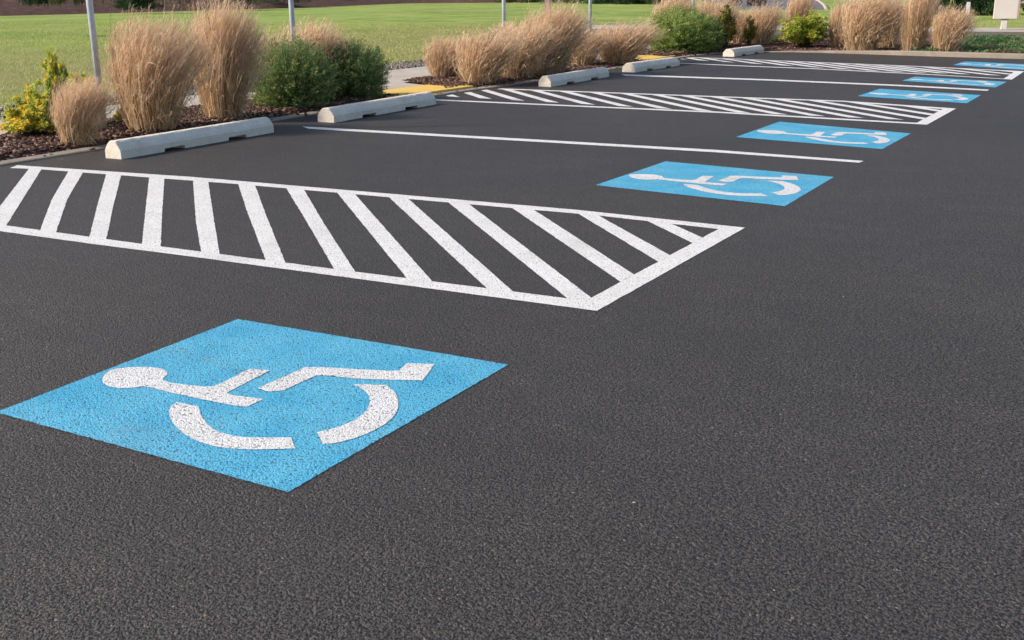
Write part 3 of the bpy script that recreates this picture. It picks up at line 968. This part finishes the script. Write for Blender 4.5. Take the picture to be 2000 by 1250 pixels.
clump(1680, 99, -26, 112, 0, "widest tan grass clump of the back row, right of the yellow-green shrub", rz=-.4)
clump(1730, 93, -22, 60, 2, "shaded brown grass between the two tallest clumps of the back row", rz=.8)
clump(1781, 101, -26, 70, 1, "tall straight golden grass clump, second from the right in the back row", rz=.1)
clump(1846, 104, 4, 76, 3, "rightmost golden grass clump of the back row, beside the low green ground cover", rz=-.2)


def leaf_quads(C, D, U, L, Wd, tone, fold=.0):
    """diamond leaves at C along D with side U"""
    n = len(C)
    a = C; b = C + D * (L * .5)[:, None] + U * Wd[:, None]; c = C + D * L[:, None]; d = C + D * (L * .5)[:, None] - U * Wd[:, None]
    V = np.stack([a, b, c, d], 1).reshape(-1, 3); Fc = np.arange(n * 4).reshape(-1, 4)
    return V, Fc, np.repeat(tone, 4, 0)


def dome_bush(seed, nshoot=900, per=42, pal=None, leafL=(.030, .058), leafW=(.0038, .0070), ragged=.10):
    """radius about .5, height about 1"""
    r = np.random.default_rng(seed)
    ph = r.uniform(0, 2 * math.pi, nshoot); el = np.arccos(r.uniform(-.78, 1, nshoot))   # angle from vertical
    d = np.stack([np.sin(el) * np.cos(ph), np.sin(el) * np.sin(ph), np.cos(el)], 1)
    lump = 1 + ragged * np.sin(ph * 3 + r.uniform(0, 6)) * np.sin(el * 3) + r.normal(0, ragged * .85, nshoot)
    tip = d * np.stack([np.full(nshoot, .5), np.full(nshoot, .5), np.full(nshoot, .56)], 1) * lump[:, None] + np.array([0, 0, .42])
    tip[:, 2] = np.maximum(tip[:, 2], .03)
    base = np.stack([r.normal(0, .06, nshoot), r.normal(0, .06, nshoot), np.zeros(nshoot)], 1)
    ctrl = (base + tip) / 2 + np.array([0, 0, .12]) * r.random((nshoot, 1)) + d * .03
    def bez(t): return (1 - t) ** 2 * base[:, None] + 2 * t * (1 - t) * ctrl[:, None] + t ** 2 * tip[:, None]
    t = (.34 + .70 * r.random((nshoot, per)) ** .75)[..., None]
    C = bez(t) + r.normal(0, .012, (nshoot, per, 3))
    T = unit(bez(t + .02) - bez(t))
    rd = r.normal(0, 1, (nshoot, per, 3)); D = unit(T * .8 + unit(rd) * .75 + np.array([0, 0, .15])); C = C.reshape(-1, 3); D = D.reshape(-1, 3)
    U = unit(np.cross(D, r.normal(0, 1, D.shape))); n = len(C)
    k = C[:, 2] > .01; C, D, U = C[k], D[k], U[k]; n = len(C)
    pal = np.array(pal); shoot_c = r.random(nshoot); sc_ = np.repeat(shoot_c, per)[k]
    ci = np.clip((sc_ * .6 + r.random(n) * .4) * len(pal), 0, len(pal) - 1).astype(int)
    tone = np.clip(pal[ci] * (1 + r.normal(0, .16, (n, 1))), .005, 1)
    fol = leaf_quads(C, D, U, r.uniform(*leafL, n), r.uniform(*leafW, n), tone)
    tt = np.linspace(0, 1, 7)[None, :, None]; P = bez(np.repeat(tt, nshoot, 0))
    a = r.uniform(0, 6.28, nshoot); wd = np.interp(tt[0, :, 0], [0, 1], [.0045, .0010])[None, :, None]
    W = np.stack([np.cos(a), np.sin(a), 0 * a], 1)[:, None] * wd
    tw = ribbons(P, np.broadcast_to(W, P.shape), np.zeros(P.shape) + .1)
    return mesh("foliage", fol[0], fol[1], MAT['leaf'], tone=fol[2]), mesh("branches", tw[0], tw[1], MAT['twig'])


GREEN = [(.105, .190, .075), (.155, .260, .092), (.215, .320, .11), (.30, .36, .125), (.46, .39, .18)]
GREEN2 = [(.15, .25, .08), (.23, .34, .10), (.33, .44, .13), (.44, .52, .15), (.55, .56, .18)]
BS = [dome_bush(201, pal=GREEN), dome_bush(202, pal=GREEN), dome_bush(203, 800, 46, GREEN2, (.032, .06), (.0045, .008))]


def bush(xy, topy, wpx, kind, label, group, rz=0.0, name="green_bush", cat="bush", z0=.03, meshes=None, nw=.98):
    x, y = xy; h = height_at(x, y, topy, z0); _, _, d = proj(x, y, .5); wm = wpx * d / F
    root = empty(name, (x, y, z0), rz, (wm / nw, wm / nw, h / .96)); tag(root, label, cat, group)
    f, b = meshes if meshes else BS[kind]
    link("foliage", f, root); link("branches", b, root)
    return root


g1 = "fine-leaved green bushes in the planting bed"
bush(at(573, 207, .04), 84, 160, 0, "left and larger of the two dark green bushes, round with fine leaves", g1)
bush(at(692, 190, .04), 86, 128, 1, "smaller dark green bush touching the left end of the first yellow strip", g1, 1.1)
bush(at(1328, 101, .04), 20, 122, 2, "round light green bush behind the fourth wheel stop", g1, .6)
bush(at(1374, 99, .04), 30, 72, 1, "darker green bush pressed against the right side of the round light green one", g1, 2.2)

def broad_bush(seed, nbr=70, per=42, pal=None, shape=None, leafL=(.024, .044)):
    """open shrub of rounded leaves in clusters"""
    r = np.random.default_rng(seed)
    ph = r.uniform(0, 6.28, nbr); el = np.arccos(r.uniform(-.1, 1, nbr))
    d = np.stack([np.sin(el) * np.cos(ph), np.sin(el) * np.sin(ph), np.cos(el)], 1)
    tip = d * np.array([.46, .46, .60]) * r.uniform(.55, 1.12, (nbr, 1)) + np.array([0, 0, .36])
    tip[:, 2] = np.maximum(tip[:, 2], .06)
    if shape is not None: tip = shape(tip)
    base = np.stack([r.normal(0, .05, nbr), r.normal(0, .05, nbr), np.zeros(nbr)], 1)
    ctrl = (base + tip) / 2 + np.array([0, 0, .08])
    def bez(t): return (1 - t) ** 2 * base[:, None] + 2 * t * (1 - t) * ctrl[:, None] + t ** 2 * tip[:, None]
    # clusters
    nc = 6
    tc = (.5 + .52 * r.random((nbr, nc)))[..., None]; CC = bez(tc) + r.normal(0, .028, (nbr, nc, 3))
    m = per // 3
    C = (CC[:, :, None] + r.normal(0, .022, (nbr, nc, m, 3))).reshape(-1, 3)
    D = unit(r.normal(0, 1, C.shape) + np.array([0, 0, .5])); U = unit(np.cross(D, r.normal(0, 1, D.shape)))
    n = len(C); k = C[:, 2] > .015
    pal = np.array(pal); bc = np.repeat(r.random(nbr * nc), m)
    ci = np.clip((bc * .7 + r.random(n) * .3) * len(pal), 0, len(pal) - 1).astype(int)
    tone = np.clip(pal[ci] * (1 + r.normal(0, .14, (n, 1))), .005, 1)
    C, D, U, tone = C[k], D[k], U[k], tone[k]; n = len(C)
    L = r.uniform(*leafL, n); Wd = L * r.uniform(.26, .38, n)
    Nn = np.cross(D, U)
    # six-point leaf folded along the midrib
    pts = [C, C + D * (L * .3)[:, None] + U * Wd[:, None] + Nn * (Wd * .3)[:, None], C + D * (L * .7)[:, None] + U * (Wd * .85)[:, None] + Nn * (Wd * .3)[:, None], C + D * L[:, None],
           C + D * (L * .7)[:, None] - U * (Wd * .85)[:, None] + Nn * (Wd * .3)[:, None], C + D * (L * .3)[:, None] - U * Wd[:, None] + Nn * (Wd * .3)[:, None]]
    V = np.stack(pts, 1).reshape(-1, 3); b = (np.arange(n) * 6)[:, None]
    Fc = np.concatenate([b + np.array([0, 1, 2, 3]), b + np.array([0, 3, 4, 5])], 0)
    fol = mesh("foliage", V, Fc, MAT['leaf'], tone=np.repeat(tone, 6, 0))
    VV, FF = [], []
    tt = np.linspace(0, 1, 6)
    for i in range(nbr):
        path = [(1 - t) ** 2 * base[i] + 2 * t * (1 - t) * ctrl[i] + t ** 2 * tip[i] for t in tt]
        v, f = tube(path, list(np.linspace(.006, .0018, 6)), 4, False); o = len(VV)
        VV += v; FF += [tuple(q + o for q in g) for g in f]
    return fol, mesh("branches", VV, np.array(FF), MAT['twig'])


YEL = [(.88, .60, .06), (.84, .64, .09), (.76, .66, .10), (.56, .60, .10), (.42, .50, .10), (.26, .36, .08)]
YGR = [(.74, .54, .06), (.60, .58, .08), (.44, .52, .08), (.32, .42, .07), (.22, .32, .06), (.30, .40, .07)]
ORA = [(.52, .26, .05), (.50, .35, .05), (.30, .28, .05), (.16, .21, .05), (.10, .15, .04), (.22, .13, .06)]


def sprawl(t):
    r = np.random.default_rng(9); t = t.copy(); k = r.uniform(.7, 1.35, len(t)); t[:, :2] *= k[:, None]; t[:, 2] *= np.where(k > 1.1, .62, 1.12); return t


def ragged_tall(t):
    r = np.random.default_rng(4); t = t.copy(); t[:, :2] *= r.uniform(.3, 1.1, (len(t), 1)) * (1.3 - .6 * t[:, 2:3]); t[:, 2] *= r.uniform(.7, 1.12, len(t)); return t


def tall_shape(t):
    t = t.copy(); t[:, 0] *= .8 * (1.15 - t[:, 2] * .7); t[:, 1] *= .8; return t


g2 = "yellow and orange-leaved shrubs in the planting bed"
bush(at(66, 264, .04), 178, 112, 0, "low spreading yellow and lime shrub at the far left of the bed", g2, .3, "yellow_shrub", "shrub", meshes=broad_bush(301, 80, 39, YEL, sprawl, leafL=(.05, .085)))
bush((-8.98, on_x(113, -8.98)), 100, 78, 0, "tall sprig-like yellow-green shrub between the low spreading one and the small grass clump", g2, 0, "yellow_shrub", "shrub", meshes=broad_bush(302, 34, 36, YGR, ragged_tall, (.06, .095)))
bush((-9.0, on_x(165, -9.0)), 118, 105, 0, "sparse yellow shrub showing above the small grass clump, just left of the leftmost steel post", g2, 1.0, "yellow_shrub", "shrub", meshes=broad_bush(303, 34, 36, YEL, ragged_tall, (.05, .08)))
bush(at(238, 240, .04), 205, 34, 0, "tiny yellow seedling shrub on the mulch right of the leftmost post", g2, 0, "yellow_shrub", "shrub", meshes=broad_bush(304, 18, 30, YEL, leafL=(.10, .16)))
bush(at(1416, 97, .04), 6, 66, 0, "orange and yellow shrub right of the dark green bush, behind the farthest wheel stop", g2, 0, "yellow_shrub", "shrub", meshes=broad_bush(305, 80, 40, ORA, tall_shape, (.03, .05)))
bush(at(1462, 90, .04), 30, 50, 0, "small dark shrub with orange leaves before the grey-brown grass", g2, 0, "yellow_shrub", "shrub", meshes=broad_bush(306, 46, 36, ORA, tall_shape, (.03, .05)))
bush(at(1570, 92, .04), 24, 96, 0, "full yellow-green shrub in the back bed left of the widest grass clump", g2, 0, "yellow_shrub", "shrub", meshes=broad_bush(307, 200, 42, YGR, leafL=(.032, .055)))
bush(at(1508, 84, .04), 70, 30, 0, "low dark green plant in the gap left of the yellow-green shrub", None, 0, "low_plant", "plant", meshes=BS[0])

# low green ground cover
n = 52000
x = rng.uniform(-4.6, 9, n); y = rng.uniform(21.7, 29.9, n)
k = (y > kerb_y(x) + .17) & (x > -4.35 + .4 * vnoise(x, y, .9, 14)); x, y = x[k], y[k]; n = len(x)
hh = .03 + (.10 * vnoise(x, y, 1.6, 15) * rng.random(n) ** .5 + .05 * vnoise(x, y, 4.5, 16)) * np.clip((31.2 - y) / 5, .25, 1)
C = np.stack([x, y, hh], 1); D = unit(rng.normal(0, 1, C.shape) * np.array([1, 1, .6]) + np.array([0, 0, .25])); U = unit(np.cross(D, rng.normal(0, 1, C.shape)))
pal = np.array([(.05, .12, .045), (.07, .16, .055), (.10, .19, .065), (.14, .22, .08), (.22, .14, .09), (.30, .20, .15)])
ci = np.clip((vnoise(x, y, 1.3, 17) * .75 + rng.random(n) * .35) * 5, 0, 5).astype(int)
v_, f_, t_ = leaf_quads(C, D, U, rng.uniform(.04, .09, n), rng.uniform(.012, .024, n), np.clip(pal[ci] * (1 + rng.normal(0, .2, (n, 1))), .01, 1))
tag(link("ground_cover", mesh("ground_cover", v_, f_, MAT['leaf'], tone=t_)), kind='stuff')

# fallen leaves on the back lawn and under the hedge
n = 900
x = rng.uniform(-12, 4, n); y = 33.2 + 20 * rng.random(n) ** .9; k = rng.random(n) < .30 + .7 * (y > 50) + .4 * (y < 33.6); x, y = x[k], y[k]
P = np.stack([x, y, np.full(len(x), .0)], 1)
scatter_boxes("fallen_leaves", P, rng.uniform(.015, .04, len(P)), pick([(.55, .33, .12), (.60, .42, .16), (.50, .22, .12)], len(P)), MAT['chip'], .12, .5)


# ------------------------------------------------------------------ posts and signs
def post(xy, r_, h, lab, mat='galv', name="sign_post", lean=(0, 0)):
    x, y = xy
    root = empty(name, (x, y, 0)); tag(root, lab, "post", "thin grey steel posts in the planting bed" if mat == 'galv' else None)
    V, Fc = tube([(0, 0, -.05), (lean[0] * .5, lean[1] * .5, h / 2), (lean[0], lean[1], h)], [r_] * 3, 20)
    me = mesh("shaft", V, Fc, MAT[mat], True); link("shaft", me, root)
    V, Fc = tube([(0, 0, 0), (0, 0, .03), (0, 0, .045)], [r_ * 1.9, r_ * 1.8, r_ * 1.05], 20)
    link("base_collar", mesh("base_collar", V, Fc, MAT['kerb' if mat != 'galv' else 'galv']), root)
    return root


pxy = at(205, 265)
post(pxy, .029, 2.4, "leftmost and thickest-looking grey steel post, rising from the small grass clump", lean=(-.005, 0))
post((-8.75, on_x(577, -8.75)), .029, 2.4, "grey steel post rising out of the left dark green bush")
post((-8.8, on_x(985, -8.8)), .029, 2.4, "grey steel post in the middle grass row, left of the timber post")
post((-8.85, on_x(1152, -8.85, .1)), .030, 2.4, "grey steel post right of the timber post, its foot visible behind the third wheel stop")
post((-8.8, on_x(1354, -8.8, .9)), .034, 2.6, "grey steel post rising out of the round light green bush")
ty = on_x(1070, -9.35, .9)
V, Fc = bevel_box(-.047, .047, -.047, .047, -.03, 2.4, .006)
tag(link("timber_post", mesh("timber_post", V, Fc, MAT['wood']), None, (-9.35, ty, 0), LEAN_RZ * .5), "pale pinkish timber post rising from the middle grass row", "post")

bxy = at(1886.5, 60, .15)
hb = height_at(bxy[0], bxy[1], 4, .15)
V, Fc = bevel_box(-.045, .045, -.04, .04, 0, hb, .008)
tag(link("marker_post", mesh("marker_post", V, Fc, MAT['ppost']), None, (bxy[0], bxy[1], .15), .2), "short white marker post beside the rightmost grass clump", "post")

# cream board on a stubby leg, at the right edge
gx, gy = at(1960, 58.5, .15); _, _, d = proj(gx, gy, .6)
zb = height_at(gx, gy, 37, .15)
root = empty("notice_board", (gx, gy, .15), rad(14)); tag(root, "blank cream board on a short leg at the top right, cut by the frame", "sign board")
wb = 43 * d / F
V, Fc = bevel_box(-wb / 2, wb / 2, -.045, .045, zb, zb + 1.15, .008); link("board", mesh("board", V, Fc, MAT['cream']), root)
V, Fc = bevel_box(-.07, .07, -.03, .09, 0, zb - .012, .01); link("leg", mesh("leg", V, Fc, MAT['cream']), root)
V, Fc = bevel_box(-.10, .10, -.05, .11, zb - .012, zb - .002, .002); link("bracket", mesh("bracket", V, Fc, MAT['bark']), root)
V, Fc = bevel_box(wb / 2, wb / 2 + .05, -.055, .055, zb - .01, zb + 1.16, .006); link("board_side_edge", mesh("board_side_edge", V, Fc, MAT['creamedge']), root)  # shaded right edge of the board, added as a darker-coloured strip

# ------------------------------------------------------------------ background shrubs and hedges
def big_shrub(seed, pal, nclump=60, per=130, leaf=(.05, .11), conic=False, ragged=.2):
    r = np.random.default_rng(seed)
    ph = r.uniform(0, 6.28, nclump); el = np.arccos(r.uniform(-.35, 1, nclump)); rr = r.uniform(.55, 1.0 + ragged, nclump)
    zz_ = r.random(nclump) ** 1.35; rx = .5 * np.sqrt(np.clip(1 - zz_ ** 2.2, .02, 1)) * rr
    c = np.stack([np.cos(ph) * rx, np.sin(ph) * rx, zz_ * (.92 + .1 * (rr - 1))], 1)
    if conic: c[:, :2] *= (1.2 - c[:, 2:3])
    C = (c[:, None] + r.normal(0, .062, (nclump, per, 3))).reshape(-1, 3); k = C[:, 2] > .0; bc = np.repeat(r.random(nclump), per)[k]; C = C[k]; n = len(C)
    D = unit(r.normal(0, 1, C.shape) + np.array([0, 0, .2])); U = unit(np.cross(D, r.normal(0, 1, C.shape)))
    pal = np.array(pal); ci = np.clip((bc * .6 + r.random(n) * .4) * len(pal), 0, len(pal) - 1).astype(int)
    tone = np.clip(pal[ci] * (1 + r.normal(0, .18, (n, 1))), .004, 1)
    L = r.uniform(*leaf, n) * .5
    f = leaf_quads(C, D, U, L, L * .3, tone)
    VV, FF = [], []
    for i in range(7):
        a = r.uniform(0, 6.28); path = [(0, 0, -.02), (.04 * math.cos(a), .04 * math.sin(a), .3), (.2 * math.cos(a), .2 * math.sin(a), .75)]
        v, g = tube(path, [.008, .006, .002], 6); o = len(VV); VV += v; FF += [tuple(q + o for q in h) for h in g]
    return mesh("crown", f[0], f[1], MAT['leaf'], tone=f[2]), mesh("trunk", VV, FF, MAT['bark'])


DK = [(.018, .045, .018), (.028, .065, .024), (.045, .085, .030)]
OL = [(.07, .09, .035), (.10, .12, .045), (.14, .14, .06)]
GY = [(.10, .12, .07), (.14, .14, .09), (.18, .15, .12), (.09, .12, .06)]
MD = [(.04, .09, .035), (.06, .13, .045), (.09, .16, .05)]
RB = [(.12, .045, .03), (.18, .07, .04), (.08, .05, .03)]
SH = {k: big_shrub(400 + i, p, *a) for i, (k, p, a) in enumerate((('dk', DK, (110, 150)), ('ol', OL, (70, 110)), ('gy', GY, (90, 70)), ('md', MD, (110, 150)), ('rb', RB, (60, 80)), ('bare', [(.16, .11, .09), (.20, .15, .12), (.10, .07, .06)], (60, 40))))}


def bank_z(x, y):
    P = np.array([x, y]); D = np.array([np.linalg.norm(P - q) for q in bx]); i = int(D.argmin())
    t = bx[min(i + 1, len(bx) - 1)] - bx[max(i - 1, 0)]; t = t / np.linalg.norm(t); s = float((P - bx[i]) @ np.array([-t[1], t[0]]))
    return -.04 + (.17 * s - .0015 * s * s if s > 0 else 0)


def far_shrub(px, py, wpx, h, kind, label, name="shrub", cat="shrub", group="shrubs beyond the lawn", onbank=True, sy=1.0):
    # start from the flat ground then slide back along the ray until it meets the bank
    zz = 0.0
    for _ in range(12):
        x, y = at(px, py, zz); zz = .6 * zz + .4 * (bank_z(x, y) if onbank else -.03)
    x, y = at(px, py, zz); _, _, d = proj(x, y, .5); wm = wpx * d / F
    root = empty(name, (x, y, zz - .03), rng.uniform(0, 6), (wm / .95, wm / .95 * sy, h)); tag(root, label, cat, group)
    link("crown", SH[kind][0], root); link("trunk", SH[kind][1], root)


far_shrub(-4, 8, 34, 2.4, 'dk', "dark evergreen cut off by the left edge, on the mulch bank")
far_shrub(74, 6, 54, 2.6, 'dk', "dark low evergreen on the mulch bank near the top left corner")
far_shrub(128, 4.5, 46, 2.2, 'ol', "olive green low shrub on the mulch bank, left of the first steel post")
far_shrub(202, 11, 34, 2.6, 'bare', "bare twiggy shrub on the bank just right of the first steel post")
far_shrub(272, 15.5, 72, 3.2, 'dk', "big dark evergreen at the foot of the bank above the largest grass clump")
far_shrub(352, 10, 66, 3.2, 'bare', "brown leafless shrub on the bank right of the big dark evergreen")
far_shrub(470, 7, 90, 2.6, 'gy', "grey-green shrub on the bank above the tall narrow grass clump")
far_shrub(555, 5, 80, 2.4, 'gy', "grey-green shrub on the bank left of the second steel post")
far_shrub(628, 3, 60, 2.0, 'gy', "small grey-green shrub on the bank right of the second steel post")
for i, (a, b, kd, lb) in enumerate(((830, 3, 'dk', "dark hedge plant at the far edge of the lawn, leftmost of its row"), (885, 3, 'dk', "second dark hedge plant in the row at the far lawn edge"),
                                    (940, 3.5, 'dk', "dark hedge plant left of the third steel post at the far lawn edge"), (1020, 5, 'ol', "olive hedge plant between the third post and the timber post, far lawn edge"),
                                    (1105, 6, 'gy', "greyish hedge plant between the timber post and the next steel post"), (1180, 7, 'md', "green hedge plant right of the fourth steel post, far lawn edge"),
                                    (1240, 8, 'dk', "very dark evergreen at the far lawn edge before the tall grass"), (1300, 8, 'md', "green hedge plant partly behind the tall grass at the far lawn edge"))):
    far_shrub(a, b, 78, 3.0, kd, lb, "hedge_plant", "hedge", "hedge plants along the far edge of the lawn", False)
far_shrub(1460, 12, 60, 3.4, 'rb', "dark red shrub beyond the bed corner, left of the far road", onbank=False)
for px_, kd, h_, lb in ((1852, 'md', 3.2, "green conifer behind the rightmost grass clump, left of the marker post"), (1905, 'dk', 3.4, "dark green conifer between the white marker post and the cream board"),
                        (1945, 'md', 3.2, "green conifer hidden mostly behind the cream board")):
    far_shrub(px_, 30, 62, h_, kd, lb, "conifer_shrub", "conifer", "conifers behind the back lawn", False)

# parked car whose tail just enters the frame at the top right
def extrude(profile, y0, y1):
    n = len(profile); V = [(x, y0, z) for x, z in profile] + [(x, y1, z) for x, z in profile]
    return V, [tuple(range(n)), tuple(range(n, 2 * n))[::-1]] + [(i, i + n, (i + 1) % n + n, (i + 1) % n) for i in range(n)]


cx_, cy_ = at(1989, 27, -.03)
car = empty("parked_car", (cx_, cy_, -.03), LEAN_RZ)
tag(car, "dark grey parked car, just its tail visible beyond the cream board", "car")
paint_ = plain("dark_car_paint", (.035, .037, .042), .28, .3, .5, 2, .02); glass_ = plain("car_glass", (.02, .024, .028), .08, 0, .6, 2, .02)
rub = plain("tyre_rubber", (.02, .02, .02), .8, 0, .2, 20, .1); chrome = plain("bumper_trim", (.50, .51, .53), .35, .4, .5, 3, .05); red = plain("tail_lens", (.35, .02, .02), .25, 0, .5, 3, .05)
V, Fc = extrude([(.05, .30), (.0, .55), (.03, .85), (.12, .98), (.9, 1.02), (1.35, .99), (3.1, .97), (4.2, .84), (4.45, .62), (4.45, .32), (4.2, .24), (.3, .24)], -.86, .86); link("body", mesh("body", V, Fc, paint_), car)
V, Fc = extrude([(.30, 1.0), (.75, 1.38), (1.3, 1.46), (2.2, 1.45), (3.15, .99)], -.74, .74); link("cabin_glass", mesh("cabin_glass", V, Fc, glass_), car)
V, Fc = extrude([(.74, 1.385), (1.3, 1.475), (2.2, 1.465), (2.4, 1.36), (2.2, 1.452), (1.3, 1.462)], -.76, .76); link("roof", mesh("roof", V, Fc, chrome), car)
V, Fc = bevel_box(-.04, .30, -.88, .88, .46, .56, .02); link("bumper", mesh("bumper", V, Fc, chrome), car)
for sy_ in (-1, 1):
    V, Fc = bevel_box(-.015, .16, sy_ * .78 - .09, sy_ * .78 + .09, .70, .90, .015); link("tail_light", mesh("tail_light", V, Fc, red), car)
    for wx in (.85, 3.55):
        V, Fc = tube([(wx, sy_ * .70, .31), (wx, sy_ * .90, .31)], [.32, .32], 24); wl = link("wheel", mesh("wheel", V, Fc, rub), car)
        V, Fc = tube([(wx, sy_ * .895, .31), (wx, sy_ * .915, .31)], [.20, .18], 18); link("rim", mesh("rim", V, Fc, chrome), wl)
